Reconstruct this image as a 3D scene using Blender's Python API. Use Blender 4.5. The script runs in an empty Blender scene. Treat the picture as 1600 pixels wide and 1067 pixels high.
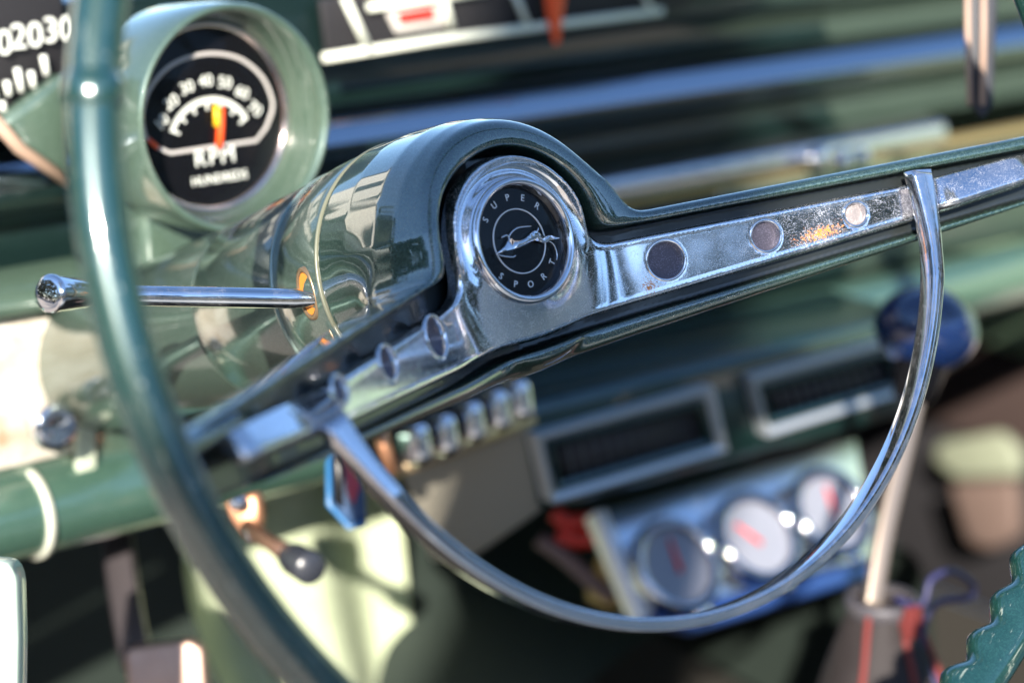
import bpy, bmesh, math, random
import numpy as np
from mathutils import Matrix, Vector
random.seed(4); rng = np.random.default_rng(4)
S = bpy.context.scene
COL = S.collection
MM = 0.001
# ------------------------------------------------------------------ camera (at the driver's window, looking across to the dash)
CAM = Vector((-0.48221, -0.57465, 0.17681))
CR = Vector((0.76999799, -0.63804047, 0.00273033)); CU = Vector((0.17222049, 0.21195515, 0.96198499)); CB = Vector((-0.61436407, -0.74025628, 0.27308868))
FPX = 3514.89
cd = bpy.data.cameras.new('camera'); cam = bpy.data.objects.new('camera', cd); COL.objects.link(cam)
cam.matrix_world = Matrix(((CR.x, CU.x, CB.x, CAM.x), (CR.y, CU.y, CB.y, CAM.y), (CR.z, CU.z, CB.z, CAM.z), (0, 0, 0, 1)))
cd.sensor_width = 36; cd.lens = FPX/1600*36; cd.clip_start = 0.02; cd.clip_end = 400
cd.dof.use_dof = True; cd.dof.focus_distance = 0.788; cd.dof.aperture_fstop = 5.0; cd.dof.aperture_blades = 0
S.camera = cam
# ------------------------------------------------------------------ sky, sun, exposure
EL, AZ = math.radians(25), math.radians(-135)          # sun behind the left shoulder of the camera
SUND = Vector((math.sin(AZ)*math.cos(EL), math.cos(AZ)*math.cos(EL), math.sin(EL)))
W = bpy.data.worlds.new('World'); S.world = W; W.use_nodes = True
nt = W.node_tree; nt.nodes.clear()
sky = nt.nodes.new('ShaderNodeTexSky'); sky.sky_type = 'NISHITA'; sky.sun_disc = False
sky.sun_elevation = EL; sky.sun_rotation = AZ; sky.air_density = 1.0; sky.dust_density = 0.25; sky.ozone_density = 4.0
bg = nt.nodes.new('ShaderNodeBackground'); bg.inputs['Strength'].default_value = 0.125
wo = nt.nodes.new('ShaderNodeOutputWorld')
nt.links.new(sky.outputs[0], bg.inputs[0]); nt.links.new(bg.outputs[0], wo.inputs[0])
sl = bpy.data.lights.new('sun', 'SUN'); sl.energy = 4.9; sl.angle = math.radians(0.55); sl.color = (1.0, 0.93, 0.83)
so = bpy.data.objects.new('sun', sl); COL.objects.link(so); so.rotation_euler = SUND.to_track_quat('Z', 'Y').to_euler(); so.location = (-3, -3, 3)
S.view_settings.view_transform = 'Standard'; S.view_settings.look = 'None'; S.view_settings.gamma = 1; S.view_settings.exposure = 1.42
S.view_settings.use_curve_mapping = False
S.render.engine = 'CYCLES'; S.cycles.use_denoising = True; S.cycles.max_bounces = 8; S.cycles.sample_clamp_indirect = 8
S.render.film_transparent = False

# ------------------------------------------------------------------ helpers
def V(*a): return Vector(a)
def ray(x, y): return CR*((x-800)/FPX) + CU*((533.5-y)/FPX) - CB
def atY(x, y, Y):                     # point of the plane Y = const seen at a pixel of the photograph (1600 wide)
    q = ray(x, y); return CAM + q*((Y-CAM.y)/q.y)
def atX(x, y, X):
    q = ray(x, y); return CAM + q*((X-CAM.x)/q.x)
def atD(x, y, d): return CAM + ray(x, y)*d
def onP(x, y, p0, n):
    q = ray(x, y); return CAM + q*((p0-CAM).dot(n)/q.dot(n))
def link(name, me, mat, parent=None, mw=None, smooth=True):
    o = bpy.data.objects.new(name, me); COL.objects.link(o)
    if mat is not None: me.materials.append(mat)
    if smooth: me.polygons.foreach_set('use_smooth', [True]*len(me.polygons))
    if parent is not None: o.parent = parent
    if mw is not None: o.matrix_basis = mw
    return o
def add(name, vf, mat, parent=None, mw=None, smooth=True, auto=None):
    v, f = vf
    me = bpy.data.meshes.new(name); me.from_pydata([tuple(p) for p in v], [], [tuple(q) for q in f]); me.validate(); me.update()
    bm = bmesh.new(); bm.from_mesh(me); bmesh.ops.recalc_face_normals(bm, faces=bm.faces)
    if auto is not None:
        a = math.radians(auto)
        for e in bm.edges:
            if len(e.link_faces) == 2 and e.calc_face_angle(0) > a: e.smooth = False
    bm.to_mesh(me); bm.free()
    return link(name, me, mat, parent, mw, smooth)
def thing(name, label, cat, loc=(0, 0, 0), mw=None, group=None):
    o = bpy.data.objects.new(name, None); COL.objects.link(o); o.empty_display_size = 0.02
    if mw is not None: o.matrix_basis = mw
    else: o.location = loc
    o['label'] = label; o['category'] = cat
    if group: o['group'] = group
    return o
def attach(o, p):                       # parent to a thing's Empty (undo its placing) or to a part (already in world space)
    o.parent = p
    if p.type == 'EMPTY': o.matrix_parent_inverse = p.matrix_basis.inverted()
    return o
def tag(o, label, cat, group=None):
    o['label'] = label; o['category'] = cat
    if group: o['group'] = group
    return o
def struct(o): o['kind'] = 'structure'; return o
def join(*parts):
    v, f = [], []
    for pv, pf in parts:
        n = len(v); v += [tuple(p) for p in pv]; f += [tuple(i+n for i in q) for q in pf]
    return v, f
def xf(vf, m): return [tuple(m @ Vector(p)) for p in vf[0]], vf[1]
def lathe(prof, n=64, close=False):    # (radius, z) profile about local z
    v, f = [], []
    m = len(prof)
    for r, z in prof:
        for k in range(n):
            a = 2*math.pi*k/n; v.append((r*math.cos(a), r*math.sin(a), z))
    for i in range(m-1 if not close else m):
        j = (i+1) % m
        for k in range(n):
            k2 = (k+1) % n; f.append((i*n+k, i*n+k2, j*n+k2, j*n+k))
    return v, f
def disc(r, z, n=64): 
    return [(r*math.cos(2*math.pi*k/n), r*math.sin(2*math.pi*k/n), z) for k in range(n)], [tuple(range(n))]
def catmull(P, per=8, closed=False):
    P = [Vector(p) for p in P]; out = []; n = len(P)
    for i in range(n if closed else n-1):
        if closed: a, b, c, d = P[(i-1) % n], P[i], P[(i+1) % n], P[(i+2) % n]
        else: a, b, c, d = P[max(i-1, 0)], P[i], P[i+1], P[min(i+2, n-1)]
        for k in range(per):
            t = k/per
            out.append(0.5*((2*b)+(c-a)*t+(2*a-5*b+4*c-d)*t*t+(3*b-a-3*c+d)*t**3))
    if not closed: out.append(P[-1])
    return out
def tube(path, rad, n=12, caps=True, up=V(0, 0, 1), sq=None):
    """sweep; rad: float or list; sq = list of (a, b) offsets for a custom section (side, up)"""
    P = [Vector(p) for p in path]; v, f = [], []
    for i, p in enumerate(P):
        t = (P[min(i+1, len(P)-1)]-P[max(i-1, 0)]).normalized()
        s = t.cross(up); s = s.normalized() if s.length > 1e-6 else t.orthogonal().normalized()
        w = s.cross(t)
        r = rad[i] if isinstance(rad, (list, tuple)) else rad
        if sq is None: sec = [(math.cos(2*math.pi*k/n)*r, math.sin(2*math.pi*k/n)*r) for k in range(n)]
        else: sec = [(a*r, b*r) for a, b in sq]
        for a, b in sec: v.append(tuple(p+s*a+w*b))
    m = len(sec)
    for i in range(len(P)-1):
        for k in range(m):
            k2 = (k+1) % m; f.append((i*m+k, i*m+k2, (i+1)*m+k2, (i+1)*m+k))
    if caps: f.append(tuple(range(m))[::-1]); f.append(tuple((len(P)-1)*m+k for k in range(m)))
    return v, f
def rrect(a, b, r, n=4):
    out = []
    for cx, cy, a0 in ((a-r, b-r, 0), (-a+r, b-r, 90), (-a+r, -b+r, 180), (a-r, -b+r, 270)):
        for k in range(n+1):
            t = math.radians(a0+90*k/n); out.append((cx+r*math.cos(t), cy+r*math.sin(t)))
    return out
def rbox(sx, sy, sz, bev=0.002, seg=3):
    bm = bmesh.new(); bmesh.ops.create_cube(bm, size=1)
    for w in bm.verts: w.co = (w.co.x*sx, w.co.y*sy, w.co.z*sz)
    bmesh.ops.bevel(bm, geom=list(bm.edges), offset=bev, segments=seg, affect='EDGES', profile=0.5)
    bm.verts.ensure_lookup_table()
    r = [tuple(w.co) for w in bm.verts], [tuple(w.index for w in q.verts) for q in bm.faces]
    bm.free(); return r
def slab(pts, depth, nrm=None, bev=0.002, seg=2):
    """solid from a planar outline (front face given), extruded backwards along -nrm, edges rounded"""
    P = [Vector(p) for p in pts]
    if nrm is None:
        nrm = (P[1]-P[0]).cross(P[2]-P[0]).normalized()
        if nrm.dot(CAM-P[0]) < 0: nrm = -nrm
    bm = bmesh.new(); a = [bm.verts.new(p) for p in P]; b = [bm.verts.new(p-nrm*depth) for p in P]; n = len(P)
    bm.faces.new(a); bm.faces.new(b[::-1])
    for i in range(n): j = (i+1) % n; bm.faces.new((a[i], b[i], b[j], a[j]))
    bmesh.ops.recalc_face_normals(bm, faces=bm.faces)
    if bev: bmesh.ops.bevel(bm, geom=list(bm.edges), offset=bev, segments=seg, affect='EDGES', profile=0.5, clamp_overlap=True)
    bm.verts.index_update()
    r = [tuple(w.co) for w in bm.verts], [tuple(w.index for w in q.verts) for q in bm.faces]
    bm.free(); return r
def frame4(outer, inner, depth, back=0.0):
    """picture-frame solid between two quads (same winding), bevelled inward slope"""
    O = [Vector(p) for p in outer]; I = [Vector(p) for p in inner]
    n = (O[1]-O[0]).cross(O[2]-O[0]).normalized()
    if n.dot(CAM-O[0]) < 0: n = -n
    mid = [o.lerp(i, 0.30)+n*depth*0.0 for o, i in zip(O, I)]
    rings = [[o-n*depth for o in O], O, mid, [i-n*depth*0.35 for i in I]]
    v = []; f = []
    for r in rings: v += [tuple(p) for p in r]
    for k in range(3):
        for i in range(4):
            j = (i+1) % 4; f.append((k*4+i, k*4+j, (k+1)*4+j, (k+1)*4+i))
    return v, f
def text_vf(s, size, depth=0.0):
    cu = bpy.data.curves.new('lettering', 'FONT'); cu.body = s; cu.size = size; cu.align_x = 'CENTER'; cu.align_y = 'CENTER'; cu.extrude = depth; cu.resolution_u = 3
    o = bpy.data.objects.new('lettering', cu); COL.objects.link(o)
    dg = bpy.context.evaluated_depsgraph_get(); me = o.evaluated_get(dg).to_mesh()
    r = [tuple(w.co) for w in me.vertices], [tuple(q.vertices) for q in me.polygons]
    o.evaluated_get(dg).to_mesh_clear(); bpy.data.objects.remove(o); bpy.data.curves.remove(cu)
    return r
def basis(o, z, x):
    z = Vector(z).normalized(); x = Vector(x); x = (x-z*x.dot(z)).normalized(); y = z.cross(x)
    return Matrix(((x.x, y.x, z.x, o[0]), (x.y, y.y, z.y, o[1]), (x.z, y.z, z.z, o[2]), (0, 0, 0, 1)))
# signed-distance mesher (surface nets) for the cast shapes
def smin(a, b, k): h = np.clip(0.5+0.5*(b-a)/k, 0, 1); return b+(a-b)*h-k*h*(1-h)
def smax(a, b, k): return -smin(-a, -b, k)
def sdf_mesh(fn, lo, hi, h, relax=4):
    ax = [np.arange(l, u+h, h) for l, u in zip(lo, hi)]
    G = np.meshgrid(*ax, indexing='ij'); F = fn(*G).astype(np.float32); nx, ny, nz = F.shape
    ins = F < 0
    cs = np.zeros((nx-1, ny-1, nz-1), np.int8)
    off = [(i, j, k) for i in (0, 1) for j in (0, 1) for k in (0, 1)]
    for i, j, k in off: cs += ins[i:nx-1+i, j:ny-1+j, k:nz-1+k]
    act = (cs > 0) & (cs < 8); idx = -np.ones(act.shape, np.int64); idx[act] = np.arange(act.sum()); C = np.argwhere(act)
    acc = np.zeros((len(C), 3)); cnt = np.zeros(len(C))
    for a in range(8):
        for b in range(a+1, 8):
            d = np.array(off[b])-np.array(off[a])
            if abs(d).sum() != 1: continue
            A = C+off[a]; B = C+off[b]; fa = F[tuple(A.T)]; fb = F[tuple(B.T)]; m = (fa < 0) != (fb < 0)
            t = fa[m]/(fa[m]-fb[m]); acc[m] += A[m]+(B[m]-A[m])*t[:, None]; cnt[m] += 1
    Vt = acc/cnt[:, None]*h+np.array([x[0] for x in ax])
    faces = []
    for axis in range(3):
        o1, o2 = [(1, 2), (2, 0), (0, 1)][axis]
        s0 = [slice(None)]*3; s1 = [slice(None)]*3; s0[axis] = slice(0, -1); s1[axis] = slice(1, None)
        ch = np.argwhere(ins[tuple(s0)] != ins[tuple(s1)])
        ch = ch[(ch[:, o1] > 0) & (ch[:, o2] > 0) & (ch[:, o1] < F.shape[o1]-1) & (ch[:, o2] < F.shape[o2]-1)]
        q = []
        for d1, d2 in ((0, 0), (-1, 0), (-1, -1), (0, -1)):
            c = ch.copy(); c[:, o1] += d1; c[:, o2] += d2; q.append(idx[tuple(c.T)])
        q = np.stack(q, 1); nx_ = ch.copy(); fl = ~ins[tuple(nx_.T)]
        q[fl] = q[fl][:, ::-1]; faces.append(q)
    Fc = np.concatenate(faces)
    E = np.concatenate([Fc[:, [0, 1]], Fc[:, [1, 2]], Fc[:, [2, 3]], Fc[:, [3, 0]]]); E = np.concatenate([E, E[:, ::-1]])
    deg = np.bincount(E[:, 0], minlength=len(Vt))[:, None]
    for it in range(relax):
        s = np.stack([np.bincount(E[:, 0], weights=Vt[E[:, 1], c], minlength=len(Vt)) for c in range(3)], 1)/deg
        Vt = Vt*0.4+s*0.6
        for _ in range(2):
            e = h*0.3; f0 = fn(*Vt.T)
            g = np.stack([fn(*(Vt+d).T)-fn(*(Vt-d).T) for d in np.eye(3)*e], 1)/(2*e)
            Vt -= np.clip(f0/np.maximum((g**2).sum(1), 0.25), -h, h)[:, None]*g
    return Vt, Fc

# ------------------------------------------------------------------ materials
def mat(name, col, rough=0.5, metal=0.0, coat=0.0, coat_r=0.03, spec=0.5, emis=None):
    m = bpy.data.materials.new(name); m.use_nodes = True; b = m.node_tree.nodes['Principled BSDF']
    b.inputs['Base Color'].default_value = (*col, 1); b.inputs['Roughness'].default_value = rough; b.inputs['Metallic'].default_value = metal
    b.inputs['Coat Weight'].default_value = coat; b.inputs['Coat Roughness'].default_value = coat_r; b.inputs['Specular IOR Level'].default_value = spec
    return m
def N(m, t, **k):
    n = m.node_tree.nodes.new(t)
    for a, b in k.items(): setattr(n, a, b)
    return n
def L(m, a, b): m.node_tree.links.new(a, b)
def bsdf(m): return m.node_tree.nodes['Principled BSDF']
def noise(m, scale, detail=3, rough=0.5, dist=0.0, vec=None):
    n = N(m, 'ShaderNodeTexNoise'); n.inputs['Scale'].default_value = scale; n.inputs['Detail'].default_value = detail; n.inputs['Roughness'].default_value = rough; n.inputs['Distortion'].default_value = dist
    if vec is None:
        tc = N(m, 'ShaderNodeTexCoord'); vec = tc.outputs['Object']
    L(m, vec, n.inputs['Vector']); return n.outputs['Fac']
def ramp(m, fac, p0, p1, c0=(0, 0, 0), c1=(1, 1, 1)):
    r = N(m, 'ShaderNodeValToRGB'); r.color_ramp.elements[0].position = p0; r.color_ramp.elements[1].position = p1
    r.color_ramp.elements[0].color = (*c0, 1); r.color_ramp.elements[1].color = (*c1, 1); L(m, fac, r.inputs[0]); return r.outputs[0]
def mixc(m, fac, a, b):
    x = N(m, 'ShaderNodeMix', data_type='RGBA')
    if isinstance(fac, float): x.inputs[0].default_value = fac
    else: L(m, fac, x.inputs[0])
    for i, c in ((6, a), (7, b)):
        if isinstance(c, tuple): x.inputs[i].default_value = (*c, 1)
        else: L(m, c, x.inputs[i])
    return x.outputs[2]
def specks(m, scale, thr, edge=0.02):
    tc = N(m, 'ShaderNodeTexCoord'); v = N(m, 'ShaderNodeTexVoronoi'); v.inputs['Scale'].default_value = scale; L(m, tc.outputs['Object'], v.inputs['Vector'])
    nz = noise(m, scale*0.12, 2)
    n2 = N(m, 'ShaderNodeMath', operation='MULTIPLY_ADD'); L(m, nz, n2.inputs[0]); n2.inputs[1].default_value = 0.5; n2.inputs[2].default_value = 0.14; nz = n2.outputs[0]
    s = N(m, 'ShaderNodeMath', operation='MULTIPLY'); L(m, v.outputs['Distance'], s.inputs[0]); s.inputs[1].default_value = 1.0
    a = N(m, 'ShaderNodeMath', operation='SUBTRACT'); L(m, nz, a.inputs[0]); L(m, s.outputs[0], a.inputs[1])
    return ramp(m, a.outputs[0], thr, thr+edge)
def bump(m, fac, strength, dist):
    b = N(m, 'ShaderNodeBump'); b.inputs['Strength'].default_value = strength; b.inputs['Distance'].default_value = dist
    L(m, fac, b.inputs['Height']); L(m, b.outputs[0], bsdf(m).inputs['Normal'])

def flake_paint(name, dark, light, metal=0.55, rough=0.38, scratches=0.0, coat=1.0, ior=1.9, coat_base=0.02):
    m = mat(name, dark, rough, metal, coat, 0.02); bsdf(m).inputs['Coat IOR'].default_value = ior
    tc = N(m, 'ShaderNodeTexCoord'); v = N(m, 'ShaderNodeTexVoronoi'); v.inputs['Scale'].default_value = 2600
    L(m, tc.outputs['Object'], v.inputs['Vector'])
    big = noise(m, 18, 3)
    sep = N(m, 'ShaderNodeSeparateColor'); L(m, v.outputs['Color'], sep.inputs[0])
    fl = ramp(m, sep.outputs[0], 0.35, 1.0)
    c = mixc(m, fl, dark, light)
    d2 = tuple(x*0.8 for x in dark); c = mixc(m, ramp(m, big, 0.35, 0.75), c, mixc(m, 0.35, c, d2))
    if scratches:
        mp = N(m, 'ShaderNodeMapping'); mp.inputs['Scale'].default_value = (30, 30, 260); L(m, tc.outputs['Object'], mp.inputs[0])
        sc = ramp(m, noise(m, 6, 4, 0.6, 0.3, mp.outputs[0]), 0.66, 0.69); sp = specks(m, 420, 0.45)
        sx3 = N(m, 'ShaderNodeSeparateXYZ'); L(m, tc.outputs['Object'], sx3.inputs[0])
        an = N(m, 'ShaderNodeMath', operation='ARCTAN2'); L(m, sx3.outputs[1], an.inputs[0]); L(m, sx3.outputs[0], an.inputs[1])
        x2 = N(m, 'ShaderNodeVectorMath', operation='MULTIPLY'); L(m, tc.outputs['Object'], x2.inputs[0]); x2.inputs[1].default_value = (1, 1, 0)
        ln = N(m, 'ShaderNodeVectorMath', operation='LENGTH'); L(m, x2.outputs[0], ln.inputs[0])
        cb = N(m, 'ShaderNodeCombineXYZ')
        for src, k_, q_ in ((ln.outputs['Value'], 700, 0), (sx3.outputs[2], 700, 1), (an.outputs[0], 9, 2)):
            mm_ = N(m, 'ShaderNodeMath', operation='MULTIPLY'); L(m, src, mm_.inputs[0]); mm_.inputs[1].default_value = k_; L(m, mm_.outputs[0], cb.inputs[q_])
        st_ = ramp(m, noise(m, 1.0, 3, 0.55, 0.15, cb.outputs[0]), 0.665, 0.70)
        m2 = N(m, 'ShaderNodeMath', operation='MAXIMUM'); L(m, st_, m2.inputs[0]); L(m, sc, m2.inputs[1]); sc = m2.outputs[0]
        mx = N(m, 'ShaderNodeMath', operation='MAXIMUM'); L(m, sc, mx.inputs[0]); L(m, sp, mx.inputs[1])
        k = N(m, 'ShaderNodeMath', operation='MULTIPLY'); L(m, mx.outputs[0], k.inputs[0]); k.inputs[1].default_value = scratches
        c = mixc(m, k.outputs[0], c, (0.45, 0.5, 0.42))
    L(m, c, bsdf(m).inputs['Base Color'])
    c = mixc(m, specks(m, 1500, 0.10, 0.06), c, mixc(m, 0.22, c, (0.6, 0.6, 0.55)))
    dust = ramp(m, noise(m, 900, 2), 0.62, 0.74, (coat_base,)*3, (coat_base+0.14,)*3); L(m, dust, bsdf(m).inputs['Coat Roughness'])
    return m
def chrome(name, col=(0.74, 0.74, 0.77), rough=0.07, dusty=0.6, pits=0.03):
    m = mat(name, col, rough, 1.0)
    sp = specks(m, 2600, 0.075, 0.09); cloud = ramp(m, noise(m, 60, 4), 0.40, 0.75)
    r = N(m, 'ShaderNodeMapRange'); L(m, cloud, r.inputs[0]); r.inputs[3].default_value = rough*0.8; r.inputs[4].default_value = rough+0.12*dusty
    a = N(m, 'ShaderNodeMath', operation='MULTIPLY_ADD'); L(m, sp, a.inputs[0]); a.inputs[1].default_value = 0.35*dusty; L(m, r.outputs[0], a.inputs[2])
    hz_ = N(m, 'ShaderNodeMath', operation='MULTIPLY'); L(m, cloud, hz_.inputs[0]); hz_.inputs[1].default_value = 0.10*dusty
    L(m, a.outputs[0], bsdf(m).inputs['Roughness'])
    k = N(m, 'ShaderNodeMath', operation='MULTIPLY'); L(m, sp, k.inputs[0]); k.inputs[1].default_value = 0.5*dusty
    inv = N(m, 'ShaderNodeMath', operation='SUBTRACT'); L(m, k.outputs[0], inv.inputs[1])
    one = N(m, 'ShaderNodeMath', operation='SUBTRACT'); one.inputs[0].default_value = 1.0; L(m, hz_.outputs[0], one.inputs[1]); L(m, one.outputs[0], inv.inputs[0]); L(m, inv.outputs[0], bsdf(m).inputs['Metallic'])
    L(m, mixc(m, k.outputs[0], col, (0.82, 0.80, 0.78)), bsdf(m).inputs['Base Color'])
    if pits: bump(m, noise(m, 120, 3), pits, 0.0006)
    return m
GREEN = flake_paint('wheel_green_paint', (0.022, 0.054, 0.041), (0.072, 0.125, 0.098), 0.5, 0.38, ior=2.3)
RIMG = flake_paint('rim_green_plastic', (0.005, 0.036, 0.030), (0.014, 0.062, 0.052), 0.2, 0.35, scratches=0.55, coat_base=0.06, ior=1.9)
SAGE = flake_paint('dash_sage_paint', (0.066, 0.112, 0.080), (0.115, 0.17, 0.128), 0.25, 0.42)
DASH = flake_paint('dash_shaded_paint', (0.005, 0.016, 0.015), (0.010, 0.028, 0.025), 0.3, 0.4, ior=1.5)  # darkened to put shade into the dash centre
COLG = flake_paint('column_green_paint', (0.052, 0.085, 0.066), (0.10, 0.14, 0.112), 0.35, 0.3, coat_base=0.06)
CHROME = chrome('pitted_chrome')
CHROME2 = chrome('clean_chrome', rough=0.05, dusty=0.12)
ALU = chrome('soft_chrome', (0.62, 0.62, 0.64), 0.2, 0.3)
BLACK = mat('gloss_black', (0.004, 0.004, 0.005), 0.22, 0, 0.0, spec=0.25)
FLATB = mat('matte_black', (0.012, 0.011, 0.013), 0.7)
GROOVE = mat('dark_groove', (0.006, 0.009, 0.009), 0.3, 0, 0.5)
CREAM = mat('cream_paint', (0.72, 0.74, 0.62), 0.5)
WHITE = mat('dial_white', (0.80, 0.82, 0.74), 0.5)
SILVERL = mat('silver_lettering', (0.82, 0.82, 0.84), 0.3, 0.25)
ORANGE = mat('needle_orange', (0.9, 0.09, 0.015), 0.4)
AMBER = mat('amber_plastic', (0.58, 0.20, 0.03), 0.35)
RED = mat('red_insulation', (0.62, 0.03, 0.02), 0.4)
YELLOW = mat('yellow_plastic', (0.45, 0.30, 0.10), 0.45)
TAN = mat('tan_fibre', (0.36, 0.24, 0.17), 0.7)
BROWN = mat('brown_carpet', (0.035, 0.02, 0.017), 0.9)
FACE = mat('gauge_face_white', (0.21, 0.22, 0.26), 0.4)
BALL = mat('shift_ball_blue', (0.006, 0.016, 0.06), 0.06, 0, 1.0)
LEATH = mat('boot_leather', (0.016, 0.011, 0.011), 0.75)
MINT = mat('mint_plastic', (0.16, 0.72, 0.45), 0.4)
BLUEP = mat('blue_rubber', (0.012, 0.05, 0.13), 0.4)
COPPER = mat('copper_metal', (0.55, 0.27, 0.15), 0.35, 0.8)
RUSTP = chrome('pedal_pad_rubber', (0.50, 0.34, 0.27), 0.6, 0.1); bsdf(RUSTP).inputs['Metallic'].default_value = 0
IVORY = mat('worn_ivory_panel', (0.62, 0.56, 0.47), 0.5, 0.15)
c_ = mixc(IVORY, ramp(IVORY, noise(IVORY, 45, 5, 0.65), 0.42, 0.7), (0.74, 0.69, 0.60), (0.40, 0.29, 0.18)); L(IVORY, c_, bsdf(IVORY).inputs['Base Color'])
CARPET = mat('green_carpet', (0.20, 0.29, 0.13), 0.95)
c_ = mixc(CARPET, noise(CARPET, 160, 5, 0.7), mixc(CARPET, ramp(CARPET, noise(CARPET, 14, 4, 0.7), 0.4, 0.62), (0.26, 0.31, 0.18), (0.44, 0.5, 0.32)), (0.6, 0.66, 0.46)); L(CARPET, c_, bsdf(CARPET).inputs['Base Color']); bump(CARPET, noise(CARPET, 900, 3), 0.6, 0.002)
DOORG = mat('door_sage_vinyl', (0.20, 0.29, 0.20), 0.5)
c_ = mixc(DOORG, noise(DOORG, 22, 4), (0.17, 0.26, 0.17), (0.24, 0.34, 0.23)); L(DOORG, c_, bsdf(DOORG).inputs['Base Color'])
# speckled orange patches on the spoke trim
TRIM = chrome('spoke_trim_chrome', (0.80, 0.80, 0.83), 0.09, 0.6, 0.012)
tc = N(TRIM, 'ShaderNodeTexCoord'); rb = None
for (ru, rv, rn), rx in (((0.1035, -0.0285, 0.035), 0.0125), ((0.0455, -0.0285, 0.004), 0.004)):
    mp = N(TRIM, 'ShaderNodeVectorMath', operation='SUBTRACT'); L(TRIM, tc.outputs['Object'], mp.inputs[0]); mp.inputs[1].default_value = (ru, rv, rn)
    sc = N(TRIM, 'ShaderNodeVectorMath', operation='MULTIPLY'); L(TRIM, mp.outputs[0], sc.inputs[0]); sc.inputs[1].default_value = (1/rx, 1/0.0042, 0.25/rx)
    ln = N(TRIM, 'ShaderNodeVectorMath', operation='LENGTH'); L(TRIM, sc.outputs[0], ln.inputs[0])
    nm = noise(TRIM, 1500, 3, 0.7); ad = N(TRIM, 'ShaderNodeMath', operation='MULTIPLY_ADD'); L(TRIM, ln.outputs['Value'], ad.inputs[0]); ad.inputs[1].default_value = -0.26; L(TRIM, nm, ad.inputs[2])
    r_ = ramp(TRIM, ad.outputs[0], 0.41, 0.46)
    rb = r_ if rb is None else mixc(TRIM, r_, rb, (1.0, 1.0, 1.0))
B_ = bsdf(TRIM); old = B_.inputs['Base Color'].links[0].from_socket; L(TRIM, mixc(TRIM, rb, old, (0.62, 0.20, 0.03)), B_.inputs['Base Color'])
om = B_.inputs['Metallic'].links[0].from_socket; iv = N(TRIM, 'ShaderNodeMath', operation='SUBTRACT'); L(TRIM, om, iv.inputs[0]); L(TRIM, rb, iv.inputs[1]); iv.use_clamp = True; L(TRIM, iv.outputs[0], B_.inputs['Metallic'])

def button_mat(name, c):
    m = mat(name, c, 0.45, 0.3); L(m, mixc(m, specks(m, 2400, 0.06, 0.1), c, tuple(x*2.6 for x in c)), bsdf(m).inputs['Base Color']); return m
GLASS = bpy.data.materials.new('clear_lens'); GLASS.use_nodes = True; GLASS.node_tree.nodes.clear()
_o = N(GLASS, 'ShaderNodeOutputMaterial'); _m = N(GLASS, 'ShaderNodeMixShader'); _w = N(GLASS, 'ShaderNodeLayerWeight'); _w.inputs[0].default_value = 0.5; _p = N(GLASS, 'ShaderNodeMath', operation='POWER'); _p.inputs[1].default_value = 5.0; L(GLASS, _w.outputs['Facing'], _p.inputs[0]); _f = N(GLASS, 'ShaderNodeMath', operation='MULTIPLY_ADD'); L(GLASS, _p.outputs[0], _f.inputs[0]); _f.inputs[1].default_value = 0.8; _f.inputs[2].default_value = 0.012
_t = N(GLASS, 'ShaderNodeBsdfTransparent'); _g = N(GLASS, 'ShaderNodeBsdfGlossy'); _g.inputs['Roughness'].default_value = 0.03
L(GLASS, _f.outputs[0], _m.inputs[0]); L(GLASS, _t.outputs[0], _m.inputs[1]); L(GLASS, _g.outputs[0], _m.inputs[2]); L(GLASS, _m.outputs[0], _o.inputs[0])
# ------------------------------------------------------------------ STEERING WHEEL
WM = Matrix(((0.9961947, -0.08715574, 0, 0), (0.02980902, 0.34071865, -0.93969262, 0), (0.08189961, 0.93611681, 0.34202014, 0), (0, 0, 0, 1)))
wheel = thing('steering_wheel', 'dark green and chrome two-spoke steering wheel with half-circle horn ring in sharp focus', 'steering wheel', mw=WM)
WS = Matrix.Scale(MM, 4)               # wheel parts are modelled in mm: u right, v up, n towards the driver
def wadd(name, vf, m, parent=wheel, **k):
    return add(name, (np.asarray(vf[0], float)*MM, vf[1]), m, parent, **k)
def front(u): return smax(-18+0.53*np.abs(u), np.full_like(np.asarray(u, float), -12.0), 17.0)
def dl(u): t = np.clip((-np.asarray(u, float)-8)/40, 0, 1); return 2.7*t*t*(3-2*t)   # the left spoke sits a little lower
def vtop(u): a = np.abs(u); return 3.2-0.107*a-dl(u)
def vbot(u): return -44.8+0.025*np.abs(u)-0.5*dl(u)
def ctop(u): a = np.abs(u); return -5.4-0.110*a-1.75*dl(u)
def cbot(u): return -32.6-0.010*np.abs(u)-0.8*dl(u)
def plate2d(u, v):
    band = np.maximum(v-ctop(u), cbot(u)-v)
    band = smax(band, np.abs(u)-139.0, 2.0)
    ring = np.hypot(u, v)-30.3
    return smin(ring, band, 11.0)
def towr(n):
    x = np.array([-140, -62, -57.7, -40, -22, -12, -5, 2]); y = np.array([40, 46.4, 46.9, 47.2, 46.4, 44.8, 42.8, 40.5]); return np.interp(n, x, y)
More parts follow.
